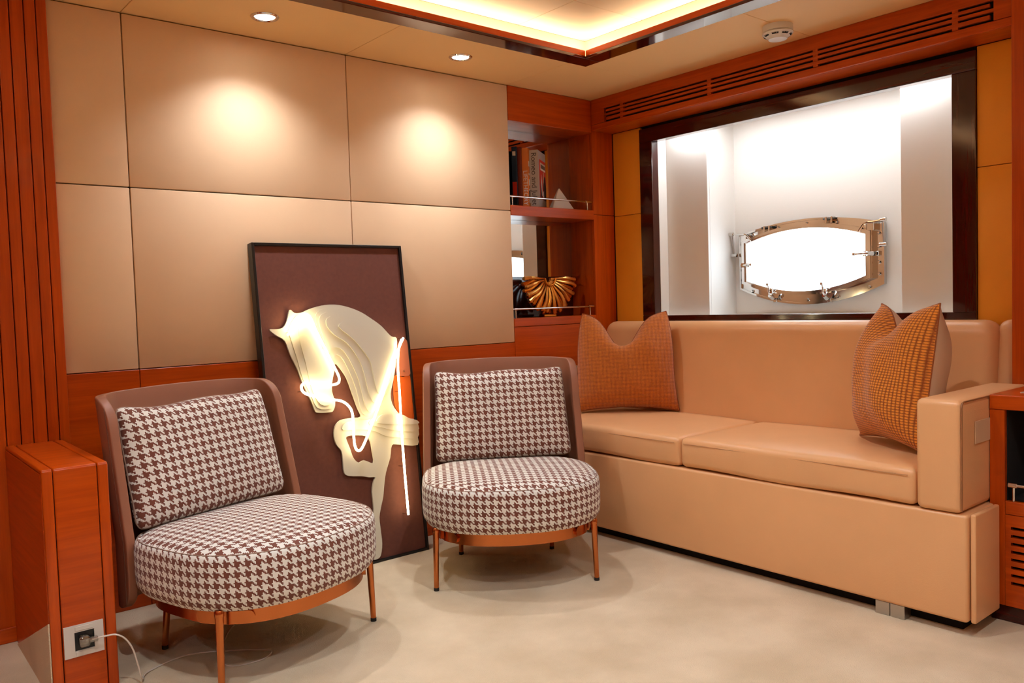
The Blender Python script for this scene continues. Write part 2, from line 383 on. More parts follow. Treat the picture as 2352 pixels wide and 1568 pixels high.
obj('hull_plate', plate([(-.6, zb), (-1.76, zb), (-1.76, zt), (-.6, zt)], [hole], to_x(xh), .03), 'hull_white', wi)
# recess light trough, a slim lamp body over the opening
ol = thing('recess_lamp', (.085, -1.18, 2.2), 'slim white strip lamp hidden above the porthole recess', 'lamp')
obj('body', rb(.05, .115, -.36, -2.0, 2.198, 2.212, .003, 2), 'plastic_white', ol)

# ================================================================== porthole
ph = thing('porthole', (xh, -1.1, 1.142), 'polished chrome porthole with arched top and bottom in white recess', 'porthole')
xf = xh
flo = barrel(-1.528, -.667, 1.238, 1.55, 1.142, 1.608); fl_in = barrel(-1.47, -.70, 1.272, 1.51, 1.20, 1.575)
obj('flange', plate(flo, [fl_in], to_x(xf-.014), .014), 'chrome', ph)
rim_o = barrel(-1.532, -.663, 1.236, 1.552, 1.139, 1.611); rim_i = barrel(-1.522, -.673, 1.243, 1.545, 1.149, 1.601)
obj('flange_rim', plate(rim_o, [rim_i], to_x(xf-.026), .026), 'chrome', ph)
r1o = barrel(-1.478, -.692, 1.268, 1.514, 1.192, 1.582); r1i = PG
obj('sash_ring', plate(r1o, [r1i], to_x(xf-.046), .04), 'chrome', ph)
r2o = barrel(-1.472, -.698, 1.27, 1.512, 1.197, 1.577); r2i = barrel(-1.455, -.715, 1.279, 1.503, 1.207, 1.566)
obj('sash_bead', plate(r2o, [r2i], to_x(xf-.054), .01), 'chrome', ph)
obj('glass', plate(barrel(-1.452, -.718, 1.28, 1.502, 1.208, 1.565), [], to_x(xf-.012), .008), 'window_glass', ph)
bolt0 = None
bpts = []
for k in range(5):
    s = -.82+k*.41
    bpts.append((-1.0975+s*.43, 1.55+.045*(1-s*s)-.012)); bpts.append((-1.0975+s*.43, 1.238-.085*(1-s*s)+.012))
for zz in (1.29, 1.35, 1.43, 1.5): bpts += [(-1.503, zz), (-.686, zz)]
for (y, z) in bpts:
    if bolt0 is None: bolt0 = obj('bolt', lathe([(.0, -.012), (.006, -.012), (.009, -.007), (.009, .001), (0, .001)], (0, 0, 0), 12, 'x'), 'chrome', ph, True, at=(0, 0, 0)); bolt0.parent = ph; bolt0.location = Vector((xf-.014, y, z))-root_off(ph)
    else: inst(bolt0, 'bolt', ph, (xf-.014, y, z))
def dog(y, z, dy, dz):
    """swing bolt with wing handle clamping the sash; (dy,dz) points to the glass"""
    d = Vector((0, dy, dz)).normalized(); s = Vector((1, 0, 0)); t = d.cross(s)
    P = Vector((xf-.02, y, z))
    lug = join(rb(-.012, .012, -.012, .012, -.012, .012, .003, 1))
    for v in lug.verts: v.co = P+s*v.co.x+d*v.co.y+t*v.co.z
    lg = obj('latch', lug, 'chrome', ph, True)
    obj('swing_bolt', cyl(P, P+d*.03-s*.04, .0055, 10), 'chrome_dark', lg, True)
    obj('latch_nut', cyl(P+d*.012-s*.028, P+d*.03-s*.055, .013, 12), 'chrome', lg, True)
    q = P+d*.026-s*.05
    obj('latch_handle', tube(catmull([q, q+d*.02-s*.012, q+d*.045-s*.012, q+d*.062-s*.02], 4), .0055, 8, ), 'chrome', lg, True)
    obj('handle_knob', lathe([(0, -.009), (.007, -.007), (.009, 0), (.007, .007), (0, .009)], tuple(q+d*.066-s*.021), 10), 'chrome', lg, True)
    obj('sash_lug', lathe([(0, -.008), (.013, -.006), (.014, 0), (0, .002)], tuple(P+d*.05-s*.03), 14, 'x'), 'chrome', lg, True)
dog(-1.495, 1.395, 1, 0); dog(-.69, 1.375, -1, 0); dog(-.9, 1.166, 0.1, 1); dog(-1.23, 1.158, .1, 1); 
for y, z in ((-.86, 1.587), (-1.24, 1.602)):
    h = obj('hinge', rb(xf-.045, xf-.008, y-.022, y-.010, z-.03, z+.006, .002, 1), 'chrome', ph)
    obj('hinge_knuckle', rb(xf-.045, xf-.008, y+.010, y+.022, z-.03, z+.006, .002, 1), 'chrome', h)
    obj('hinge_pin', cyl((xf-.036, y-.034, z-.004), (xf-.036, y+.034, z-.004), .006, 10), 'chrome_dark', h, True)
for sg, yc in ((1, -.71), (-1, -1.47)):
    y0 = yc
    g = obj('stay_bracket', rb(xf-.05, xf-.01, yc-.02*sg, yc+.02*sg, 1.512, 1.552, .004, 2), 'chrome', ph)
    pa = [(xf-.055, yc-.055*sg, 1.515), (xf-.06, yc-.02*sg, 1.552), (xf-.06, yc+.02*sg, 1.556), (xf-.06, yc+.075*sg, 1.562)]
    obj('stay_arm', tube(catmull(pa, 4), .006, 8), 'chrome', g, True)
    obj('stay_knob', cyl((xf-.06, yc+.062*sg, 1.562), (xf-.06, yc+.09*sg, 1.563), .011, 12), 'chrome', g, True)
    obj('stay_rod', cyl((xf-.06, yc+.07*sg, 1.56), (xf-.045, yc+.07*sg, 1.44), .003, 8), 'steel_brushed', g, True)
    obj('stay_pivot', cyl((xf-.045, yc+.05*sg, 1.438), (xf-.045, yc+.085*sg, 1.438), .011, 12), 'chrome', g, True)

# ================================================================== cornice with vent slots over the window
XC = -.185
co = thing('trim_1', (XC, -1.2, 2.225), kind='structure')
obj('vent_void', rb(XC+.02, XC+.03, -.05, -2.30, 2.24, 2.36), 'black_void', co)
YE = -2.34
obj('fascia_board', rb(XC, XC+.018, -.001, YE, 2.342, ZC-.001, .001, 1), 'cherry_y', co)
obj('fascia_board', rb(XC, XC+.018, -.001, YE, 2.2255, 2.261, .006, 3), 'cherry_y', co)
obj('fascia_end', rb(XC, XC+.018, -.001, -.109, 2.261, 2.342), 'cherry_y', co); obj('fascia_end', rb(XC, XC+.018, -2.244, YE, 2.261, 2.342), 'cherry_y', co)
for z0, z1, sh in ((2.319, 2.332, .014), (2.297, 2.310, 0), (2.2705, 2.287, .014)):
    obj('vent_slat', rb(XC, XC+.018, -.109-sh, -2.244+sh, z0, z1, .001, 1), 'cherry_y', co)
for y in (-.249, -.869, -1.475, -2.098):
    obj('vent_divider', rb(XC+.001, XC+.018, y-.012, y+.012, 2.261, 2.342), 'cherry_z', co)
obj('cornice_underside', rb(XC+.018, -.001, -.001, YE, 2.2265, 2.236, .001, 1), 'cherry_y', co)
po = thing('trim_2', (-.2, -2.31, 0), kind='structure')
obj('wood_post', rb(-.2, -.001, -2.312, -2.374, 0, ZC-.001, .003, 2), 'cherry_z', po); obj('wood_panel', rb(-.19, -.001, -2.376, -3.3, .9, ZC-.001, .003, 2), 'cherry_z', po)

# ================================================================== bookshelf niche in the corner
XN0, XN1, YB = -.90, -.182, .207
bs = thing('bookshelf', (A3, 0, 0), 'built-in cherry wood corner bookshelf with mirrored back and chrome rails', 'bookshelf')
obj('header', rb(A3+.001, XC-.0005, 0, .02, 2.215, ZC-.002, .002, 2), 'cherry_x', bs)
obj('header_underside', rb(XN0, XN1, .02, YB, 2.215, 2.235), 'cherry_x', bs)
obj('column', rb(XN1, -.002, 0, .02, 1.722, ZC-.002, .003, 2), 'cherry_z', bs); obj('column', rb(XN1, -.002, 0, .02, 0, 1.720, .003, 2), 'cherry_z', bs)
obj('side_panel', rb(XN1, XN1+.02, .02, YB, 1.05, 2.235), 'cherry_z', bs)
obj('side_panel', rb(XN0-.02, XN0, .03, YB, 1.05, 2.235), 'cherry_z', bs)
obj('shelf', rb(A3+.001, XN1-.0005, 0, YB, 1.689, 1.747, .003, 2), 'cherry_x', bs)
obj('sill', rb(A3+.001, XN1-.0005, 0, YB, 1.062, 1.109, .003, 2), 'cherry_x', bs)
obj('base_panel', rb(A3+.001, XN1-.0005, 0, .02, 0, 1.060, .0015, 1), 'cherry_x', bs)
obj('mirror', rb(XN0, XN1, YB-.004, YB, 1.748, 2.214), 'mirror_glass', bs); obj('mirror', rb(XN0, XN1, YB-.004, YB, 1.352, 1.688), 'mirror_glass', bs)
obj('back_board', rb(XN0, XN1, YB-.0045, YB, 1.11, 1.35), 'mahogany_x', bs)
obj('niche_shell', join(rb(XN0-.03, .05, YB+.0005, YB+.03, 0, 2.64), rb(.025, .05, .021, YB, 0, 2.64)), 'dark_gap', bs)
for zs, zr in ((1.747, 1.798), (1.109, 1.162)):
    rl = obj('guard_rail', tube([(A3+.004, .014, zr), (-.186, .014, zr)], .0055, 10), 'chrome', bs, True)
    for px in (-.818, -.222):
        obj('rail_post', cyl((px, .014, zs), (px, .014, zr), .004, 10), 'chrome', rl, True)
        obj('rail_collar', cyl((px-.012, .014, zr), (px+.012, .014, zr), .0075, 12), 'chrome', rl, True)

# books: set at a slant so spine and cover show
def book(name, label, c, w, h, t, mats, rot):
    """c: bottom corner where spine meets cover; local X along cover (receding), Y thickness, spine at x=0"""
    o = thing(name, c, label, 'book', rot, 'books on the upper corner shelf', local=True)
    cov = mats[0]
    obj('spine', rb(0, .004, 0, t, 0, h, .0012, 2), mats[1] if len(mats) > 1 else cov, o)
    obj('front_cover', rb(.004, w, 0, .003, 0, h, .0008, 1), cov, o); obj('back_cover', rb(.004, w, t-.003, t, 0, h, .0008, 1), cov, o)
    obj('pages', rb(.0045, w-.006, .0035, t-.0035, .004, h-.004), 'page_paper', o)
    return o
def spine_text(o, s, size, z, t, mat):
    bm = text_mesh(s, size)
    # glyph x runs down the spine (-z), glyph y runs along +Y... spine faces -X
    mtx = Matrix(((0, 0, -1, -.0006), (0, -1, 0, t/2), (-1, 0, 0, z), (0, 0, 0, 1)))
    bmesh.ops.transform(bm, matrix=mtx, verts=bm.verts); return obj('spine_lettering', bm, mat, o)
brot = R(35)
bg_ = book('book', 'grey book with red picture cover and dark spine lettering, beside the white pyramid', (-.597, .035, 1.747), .195, .335, .052, ['book_grey'], brot)
spine_text(bg_, 'Romeo and Juliet', .044, .168, .052, 'ink_dark')
cv = obj('cover_picture', rb(.03, .19, -.0012, 0, .055, .285), 'cover_red', bg_)
obj('cover_title_block', rb(.05, .175, -.0022, -.0012, .225, .268), 'page_paper', cv)
obj('cover_title_mark', join(*[rb(.058+i*.016, .068+i*.016, -.003, -.0022, .236, .258) for i in range(7)]), 'ink_dark', cv)
figs = [('cover_black', [(.10, .055), (.18, .055), (.185, .13), (.165, .19), (.14, .2), (.12, .15)]), ('cover_black', [(.035, .055), (.075, .055), (.07, .12), (.045, .15)]), ('cover_skin', [(.085, .12), (.12, .16), (.135, .215), (.115, .222), (.1, .18)]), ('ink_white', [(.05, .16), (.065, .2), (.075, .12), (.085, .08), (.07, .075)]), ('ink_white', [(.09, .06), (.12, .06), (.115, .11), (.1, .1)])]
for i, (mt, pg) in enumerate(figs):
    obj('cover_figure', plate(pg, [], lambda u, v, w, i=i: Vector((u, -.0022-i*.0004-w, v)), .0005), mt, cv)
d = Vector((-math.sin(brot), math.cos(brot)))
def nxt(k): return (-.597+d.x*k-.012*0, .052+d.y*k, 1.747)
bo = book('book', 'orange book with white spine lettering beside the grey book', (-.652, .061, 1.747), .175, .345, .036, ['book_orange'], brot)
spine_text(bo, 'LIFETHEORY', .036, .115, .036, 'ink_white')
for i, (a, b, mt) in enumerate(((.24, .27, 'ink_white'), (.19, .2, 'ink_white'), (.13, .165, 'ink_white'), (.03, .11, 'ink_white'), (.06, .1, 'cover_black'))):
    obj('cover_mark', rb(.01, .05, -.0012-i*.0004, 0, a, b), mt, bo)
br = book('book', 'thin dark red book squeezed between the orange and the blue book', (-.685, .083, 1.747), .155, .35, .022, ['book_red'], brot)
bl = book('book', 'dark blue book at the leather wall end of the shelf', (-.708, .095, 1.747), .125, .352, .03, ['book_blue'], brot)
obj('spine_mark', rb(-.0012, 0, .006, .024, .3, .325), 'ink_white', bl); obj('spine_mark', rb(-.0012, 0, .002, .028, .06, .15), 'cover_red', bl)

# white pyramid
bm = bmesh.new(); cx, cy = -.408, .066
pv = [bm.verts.new(p) for p in ((cx-.092, cy-.04, 1.747), (cx+.092, cy-.04, 1.747), (cx+.06, cy+.034, 1.747), (cx-.06, cy+.034, 1.747), (cx, cy, 1.884))]
for f in ((0, 1, 4), (1, 2, 4), (2, 3, 4), (3, 0, 4), (3, 2, 1, 0)): bm.faces.new([pv[i] for i in f])
bmesh.ops.bevel(bm, geom=bm.edges[:], offset=.006, segments=3, profile=.5, affect='EDGES')
tag(obj('pyramid_ornament', bm, 'ceramic_white', None, True, at=(cx, cy, 1.747)), 'small white pyramid ornament on the upper corner shelf', 'ornament')

# gold fan sculpture
fc = Vector((-.495, .095, 1.338))
fan = thing('fan_sculpture', (fc.x, fc.y, 1.109), 'gold fan-shaped sculpture of ribbed tubes behind the lower shelf rail', 'sculpture')
NT = 27
for k in range(NT):
    a = math.pi + math.pi*(k+.15*math.sin(k*1.9))/(NT-1)            # from left, down, to right
    a = min(max(a, math.pi), 2*math.pi)
    dirv = Vector((math.cos(a), 0, math.sin(a))); side = Vector((-dirv.z, 0, dirv.x))
    L = .212 + .008*math.sin(k*2.4)
    pts = []; rad = []
    for j in range(19):
        q = j/18; ro = .024+(L-.024)*q
        pts.append(fc + dirv*ro + side*(.006*math.sin(q*7+k*.9)*q) + Vector((0, -.030*math.sin(q*math.pi*.85)+(.006 if k % 2 else -.006), 0)))
        rad.append((.003+.0105*q)*(1.07 if j % 2 else .93) if j < 18 else .006)
    obj('fan_tube', tube(pts, .01, 8, rad), 'gold' if k % 2 else 'gold_bright', fan, True)
obj('fan_hub', tube([fc+Vector((math.cos(math.pi+math.pi*q/10)*.042, -.026, math.sin(math.pi+math.pi*q/10)*.042)) for q in range(11)], .006, 10), 'gold', fan, True)
obj('fan_stand', rb(fc.x-.05, fc.x+.05, fc.y-.02, fc.y+.03, 1.109, 1.124, .004, 2), 'gold', fan)

# ================================================================== low wooden divider with socket
BX0, BX1, BY0, BY1, BZ = -3.338, -3.146, -.032, -.69, .73
dv = thing('low_divider', ((BX0+BX1)/2, (BY0+BY1)/2, 0), 'low orange cherry wood divider with a power socket near the floor', 'divider')
e = .033
obj('core', rb(BX0+.012, BX1-.012, BY0-.001, BY1+.012, 0, BZ-.012), 'dark_gap', dv)
for i, (a, b) in enumerate(((BX0, BX0+e), (BX0+e, BX1-e), (BX1-e, BX1))):
    g0 = .001
    obj('front_board', rb(a+g0, b-g0, BY1, BY1+.014, 0, BZ-.004, .0045, 3), 'cherry_z' if i != 1 else 'cherry_x', dv, True)
    obj('top_board', rb(a+g0, b-g0, BY1+.003, BY0, BZ-.014, BZ, .0045, 3), 'cherry_y' if i != 1 else 'cherry_x', dv, True)
obj('side_board', rb(BX0, BX0+.014, BY1+.015, BY0, 0, BZ-.0145, .002, 2), 'cherry_y', dv); obj('side_board', rb(BX1-.014, BX1, BY1+.015, BY0, 0, BZ-.0145, .002, 2), 'cherry_y', dv)
obj('side_wedge', plate([(BY0-.04, .0), (BY1+.001, .0), (BY1+.001, .25)], [], lambda u, v, w: Vector((BX0-w, u, v)), .004), 'carpet', dv)  # thin carpet-coloured wedge on the left face, taller towards the front
sk = thing('power_socket', (-3.245, BY1, .127), 'square white wall socket plate on the low wooden divider', 'socket')
yp = BY1
SX0, SX1, SZ0, SZ1 = -3.302, -3.188, .127, .227
o1 = [(SX0, SZ0), (SX1, SZ0), (SX1, SZ1), (SX0, SZ1)]; o2 = [(SX0+.03, SZ0+.018), (SX1-.027, SZ0+.018), (SX1-.027, SZ1-.022), (SX0+.03, SZ1-.022)]
obj('plate', plate(o1, [o2], lambda u, v, w: Vector((u, yp-w, v)), .007), 'plate_white', sk)
obj('insert', rb(SX0+.028, SX1-.025, yp-.002, yp, SZ0+.016, SZ1-.02), 'socket_black', sk)
for zz in (SZ0+.009, SZ1-.011): obj('trim_tab', rb(SX0+.032, SX1-.03, yp-.0085, yp-.007, zz-.007, zz+.007, .001, 1), 'plate_white', sk)
pg = thing('power_cable', (-3.235, yp-.01, .17), 'clear plug and thin cable running from the divider socket to the carpet', 'cable')
obj('plug', join(rb(-3.262, -3.232, yp-.034, yp-.002, .160, .194, .007, 3), rb(-3.236, -3.208, yp-.028, yp-.012, .168, .184, .004, 2)), 'clear_plastic', pg, True)
cpts = [(-3.225, yp-.02, .176), (-3.19, yp-.028, .178), (-3.16, yp-.04, .178), (-3.135, yp-.05, .16), (-3.115, yp-.055, .12), (-3.102, yp-.058, .06), (-3.09, yp-.05, .014), (-3.05, yp+.02, .004), (-2.9, yp+.06, .003), (-2.72, yp-.06, .003), (-2.68, yp-.12, .003), (-2.75, yp-.16, .003), (-2.84, yp-.1, .003), (-2.7, yp+.2, .003), (-2.4, -.25, .003)]
obj('cord', tube(catmull(cpts, 6), .0028, 8), 'cord_white', pg, True)

# ================================================================== leaning art panel with horse relief and light tubes
AX0, AW, AH, AYB = -2.37, .769, 1.508, -.2
ev = Vector((0, .10279, .99470)); en = Vector((0, -.99470, .10279))   # up the panel / out of the panel
AO = Vector((AX0, AYB, 0))
def A(u, v, w=0): return AO + Vector((u, 0, 0)) + ev*v + en*w
art = thing('horse_artwork', (AX0+AW/2, AYB+.03, 0), 'tall brown canvas panel with cream horse relief and glowing light tubes, leaning on the wall', 'artwork')
def abox(u0, u1, v0, v1, w0, w1, r=.002):
    bm = rb(u0, u1, v0, v1, w0, w1, r, 2)
    for q in bm.verts: q.co = A(q.co.x, q.co.y, q.co.z)
    return bm
fw_ = .013
obj('frame_bar', abox(0, fw_, 0, AH, -.045, .0), 'art_frame', art); obj('frame_bar', abox(AW-fw_, AW, 0, AH, -.045, .0), 'art_frame', art)
obj('frame_bar', abox(fw_, AW-fw_, 0, fw_, -.045, 0), 'art_frame', art); obj('frame_bar', abox(fw_, AW-fw_, AH-fw_, AH, -.045, 0), 'art_frame', art)
obj('canvas', abox(fw_, AW-fw_, fw_, AH-fw_, -.03, -.012, 0), 'art_canvas', art)
SIL = [(0.046,1.121),(0.078,1.121),(0.111,1.127),(0.132,1.157),(0.149,1.205),(0.171,1.19),(0.205,1.191),(0.245,1.206),(0.305,1.22),(0.371,1.223),(0.436,1.211),(0.502,1.186),(0.556,1.153),(0.611,1.113),(0.66,1.061),(0.691,1.049),(0.685,0.988),(0.668,0.906),(0.65,0.844),(0.629,0.784),(0.633,0.731),(0.667,0.681),(0.713,0.654),(0.754,0.640),(0.755,0.58),(0.755,0.517),(0.645,0.534),(0.609,0.534),(0.594,0.478),(0.563,0.411),(0.545,0.342),(0.537,0.303),(0.52,0.255),(0.506,0.208),(0.507,0.147),(0.508,0.086),(0.496,0.034),(0.477,0.02),(0.453,0.022),(0.441,0.05),(0.45,0.108),(0.466,0.175),(0.48,0.253),(0.48,0.333),(0.493,0.381),(0.503,0.398),(0.472,0.403),(0.434,0.414),(0.368,0.426),(0.345,0.445),(0.344,0.494),(0.341,0.544),(0.319,0.577),(0.31,0.617),(0.32,0.66),(0.35,0.686),(0.406,0.69),(0.457,0.691),(0.444,0.731),(0.423,0.803),(0.402,0.875),(0.374,0.923),(0.349,0.948),(0.34,0.91),(0.327,0.872),(0.32,0.823),(0.331,0.772),(0.32,0.736),(0.3,0.728),(0.241,0.733),(0.227,0.744),(0.215,0.784),(0.194,0.835),(0.173,0.895),(0.158,0.944),(0.133,1.003),(0.113,1.067),(0.076,1.093)]
HOLE = [(0.373,0.607),(0.42,0.607),(0.475,0.596),(0.495,0.568),(0.5,0.522),(0.501,0.466),(0.453,0.486),(0.423,0.479),(0.398,0.506),(0.386,0.548),(0.375,0.581)]
LAY = dict(
 NA=[(0.334,0.968),(0.353,0.989),(0.379,0.977),(0.407,0.925),(0.442,0.822),(0.464,0.708),(0.521,0.702),(0.643,0.845),(0.678,1.02),(0.61,1.099),(0.5,1.174),(0.38,1.206),(0.292,1.198),(0.266,1.152),(0.299,1.052)],
 NB=[(0.31,1.0),(0.331,1.018),(0.362,1.022),(0.391,1.005),(0.421,0.954),(0.457,0.861),(0.483,0.727),(0.528,0.717),(0.641,0.856),(0.673,1.015),(0.608,1.085),(0.499,1.158),(0.378,1.19),(0.301,1.18),(0.281,1.142),(0.296,1.072)],
 NC=[(0.354,1.077),(0.408,1.041),(0.457,0.972),(0.484,0.899),(0.506,0.78),(0.54,0.751),(0.638,0.866),(0.665,1.005),(0.606,1.064),(0.497,1.138),(0.387,1.169),(0.321,1.16),(0.317,1.12)],
 ND=[(0.513,0.96),(0.529,0.896),(0.539,0.823),(0.559,0.79),(0.636,0.898),(0.656,0.995),(0.604,1.045),(0.516,1.101),(0.417,1.136),(0.371,1.118),(0.443,1.054)],
 HA=[(0.139,1.075),(0.161,0.982),(0.179,0.894),(0.212,0.814),(0.238,0.755),(0.299,0.744),(0.313,0.774),(0.315,0.824),(0.319,0.872),(0.332,0.921),(0.306,1.012),(0.262,1.103),(0.226,1.173),(0.174,1.175),(0.133,1.114)],
 HB=[(0.179,1.063),(0.196,0.97),(0.207,0.892),(0.222,0.822),(0.252,0.769),(0.295,0.764),(0.304,0.815),(0.312,0.873),(0.32,0.912),(0.294,1.003),(0.25,1.094),(0.22,1.159),(0.182,1.15)],
 BA=[(0.356,0.639),(0.434,0.633),(0.512,0.617),(0.579,0.583),(0.649,0.567),(0.754,0.552),(0.754,0.617),(0.66,0.668),(0.542,0.677),(0.472,0.672),(0.393,0.676),(0.361,0.665)],
 BB=[(0.492,0.65),(0.56,0.626),(0.629,0.604),(0.754,0.585),(0.754,0.631),(0.707,0.654),(0.663,0.676),(0.548,0.687),(0.506,0.673)],
 BC=[(0.533,0.652),(0.632,0.633),(0.754,0.621),(0.754,0.638),(0.707,0.655),(0.666,0.678),(0.578,0.688),(0.544,0.679)])
def smooth2(p, n=3): return [(q.x, q.y) for q in catmull([(a, b, 0) for a, b in p], n, True)]
def board(p, holes, w, t): return plate(smooth2(p), [smooth2(h) for h in holes], lambda u, v, z: A(u, v, w+z), t)
hb = obj('horse_board', board(SIL, [HOLE], -.004, .009), 'art_board', art)
W0 = .005
for k, (nm, lv) in enumerate((('NA', 0), ('NB', 1), ('NC', 2), ('ND', 3), ('HA', 0), ('HB', 1), ('BA', 0), ('BB', 1), ('BC', 2))):
    part = {'N': 'neck_layer', 'H': 'head_layer', 'B': 'girth_layer'}[nm[0]]
    obj(part, board(LAY[nm], [], W0+lv*.006, .006), 'art_board', hb)
P1 = [(0.718,1.039),(0.754,1.035),(0.755,0.951),(0.755,0.868),(0.718,0.862),(0.68,0.875),(0.674,0.937),(0.69,1.004)]
P2 = [(0.664,0.864),(0.717,0.856),(0.755,0.86),(0.755,0.729),(0.754,0.642),(0.714,0.658),(0.671,0.686),(0.651,0.74)]
obj('saddle_flap', board(P2, [], -.012, .005), 'art_leather', art)
s1 = obj('saddle_pad', board(P1, [], -.011, .008), 'art_leather_pale', art)
for u, v in ((.69, .888), (.718, .886)):
    c = A(u, v, -.002); obj('rivet', cyl(c-en*.001, c+en*.003, .005, 10), 'chrome', s1, True)
T1 = [(0.122,1.102),(0.146,1.147),(0.19,1.179),(0.226,1.168),(0.251,1.103),(0.286,1.023),(0.316,0.952),(0.339,0.901),(0.345,0.875),(0.334,0.856),(0.291,0.853),(0.207,0.867),(0.175,0.873),(0.157,0.859),(0.161,0.836),(0.187,0.818),(0.243,0.803),(0.305,0.785),(0.348,0.773),(0.378,0.75),(0.395,0.716),(0.396,0.656),(0.392,0.592),(0.395,0.556),(0.407,0.538),(0.424,0.542),(0.448,0.574),(0.492,0.65),(0.564,0.78),(0.639,0.929),(0.685,1.01),(0.709,1.047)]
T2 = [(0.698,1.04),(0.675,0.989),(0.662,0.896),(0.659,0.791),(0.654,0.677),(0.649,0.543),(0.646,0.377),(0.645,0.197)]
T3 = [(0.113,1.091),(0.153,1.113),(0.194,1.145),(0.221,1.173)]
for T in (T1, T2, T3):
    obj('light_tube', tube(catmull([A(u, v, .038) for u, v in T], 4), .0055, 8), 'neon', art, True)
for (u, v) in ((.122, 1.102), (.286, 1.023), (.161, .836), (.395, .6), (.564, .78), (.709, 1.047), (.659, .79), (.647, .43), (.645, .2)):
    obj('tube_clip', cyl(A(u, v, -.012), A(u, v, .034), .0025, 8), 'clear_plastic', art, True)

# ================================================================== lounge chairs
def superell(hw, hd, cy, n=2.6, N=96):
    out = []
    for k in range(N):
        a = 2*math.pi*k/N; c, s = math.cos(a), math.sin(a); n = 3.6 if s > 0 else 2.35
        out.append((hw*math.copysign(abs(c)**(2/n), c), cy+hd*math.copysign(abs(s)**(2/n), s)))
    return out
def uv_map(me, fn):
    uvl = me.uv_layers.new(name='UVMap')
    for p in me.polygons:
        for li in p.loop_indices:
            uvl.data[li].uv = fn(me.vertices[me.loops[li].vertex_index].co, p)
def seat_mesh():
    bm = bmesh.new(); hw, hd, cy = .392, .345, .175
    levels = [(-.05, .258), (-.018, .262), (-.004, .282), (0, .315), (0, .36), (0, .40), (-.003, .425), (-.009, .4385), (-.014, .441), (-.02, .4395), (-.035, .451), (-.07, .462), (-.13, .469), (-.20, .473), (-.27, .475)]
    N = 96; rings = []
    for off, z in levels:
        rings.append([bm.verts.new((x, y, z)) for x, y in superell(hw+off, hd+off*.98, cy, 2.6, N)])
    for a, b in zip(rings, rings[1:]):
        for k in range(N): bm.faces.new((a[k], a[(k+1) % N], b[(k+1) % N], b[k]))
    bm.faces.new(rings[0][::-1]); c = bm.verts.new((0, cy, .475))
    for k in range(N): bm.faces.new((rings[-1][k], rings[-1][(k+1) % N], c))
    return bm
def seat_uv(me):
    ou = superell(.392, .345, .175, 2.6, 96); acc = [0]
    for k in range(96):
        a, b = ou[k], ou[(k+1) % 96]; acc.append(acc[-1]+math.hypot(a[0]-b[0], a[1]-b[1]))
    # column of each ring vertex = index % 96 ; start the seam at the back (k=24)
    def col(i): return i % 96
    uvl = me.uv_layers.new(name='UVMap')
    for p in me.polygons:
        idx = list(p.vertices); zmax = max(me.vertices[i].co.z for i in idx); top = min(me.vertices[i].co.z for i in idx) > .4388 or len(idx) == 3
        cs = [col(i) for i in idx]; wrap = (max(cs)-min(cs) > 48)
        for li in p.loop_indices:
            vi = me.loops[li].vertex_index; co = me.vertices[vi].co
            if top or len(idx) > 4: uvl.data[li].uv = (co.x+2, co.y+2.004)
            else:
                k = col(vi); k = 96 if (wrap and k == 0) else k
                uvl.data[li].uv = (4+acc[k], co.z+1.0)
def shell_mesh():
    """curved back shell: U-shaped in plan, leaning back, rounded top corners"""
    W_, yb, r, yf = .368, .560, .12, .41
    path = []
    for t in range(5): path.append((-W_, yf+(yb-r-yf)*t/5))
    for t in range(13):
        a = math.pi - (math.pi/2)*t/12; path.append((-W_+r+r*math.cos(a), yb-r+r*math.sin(a)))
    for t in range(1, 12): path.append((-W_+r+(2*W_-2*r)*t/12, yb+.012*math.sin(math.pi*t/12)))
    for t in range(13):
        a = math.pi/2 - (math.pi/2)*t/12; path.append((W_-r+r*math.cos(a), yb-r+r*math.sin(a)))
    for t in range(1, 6): path.append((W_, yb-r+(yf-yb+r)*t/5))
    arc = [0]
    for a, b in zip(path, path[1:]): arc.append(arc[-1]+math.hypot(a[0]-b[0], a[1]-b[1]))
    L = arc[-1]; zb, ztop, rc = .20, .915, .085; NZ = 16
    bm = bmesh.new(); grid = []
    for (x, y), s in zip(path, arc):
        dd = min(s, L-s); zt_ = ztop + .012*math.sin(math.pi*s/L)
        if dd < rc: zt_ -= rc-math.sqrt(max(0, rc*rc-(rc-dd)**2))
        colv = []
        for j in range(NZ+1):
            zb_ = zb + (.07-math.sqrt(max(0, .07**2-(.07-dd)**2)) if dd < .07 else 0)
            z = zb_+(zt_-zb_)*j/NZ; k = max(0, (z-.42)/.48); lean = .10*k
            colv.append(bm.verts.new((x*(1-.035*k), y+lean, z)))
        grid.append(colv)
    for a, b in zip(grid, grid[1:]):
        for j in range(NZ): bm.faces.new((a[j], b[j], b[j+1], a[j+1]))
    return bm, grid
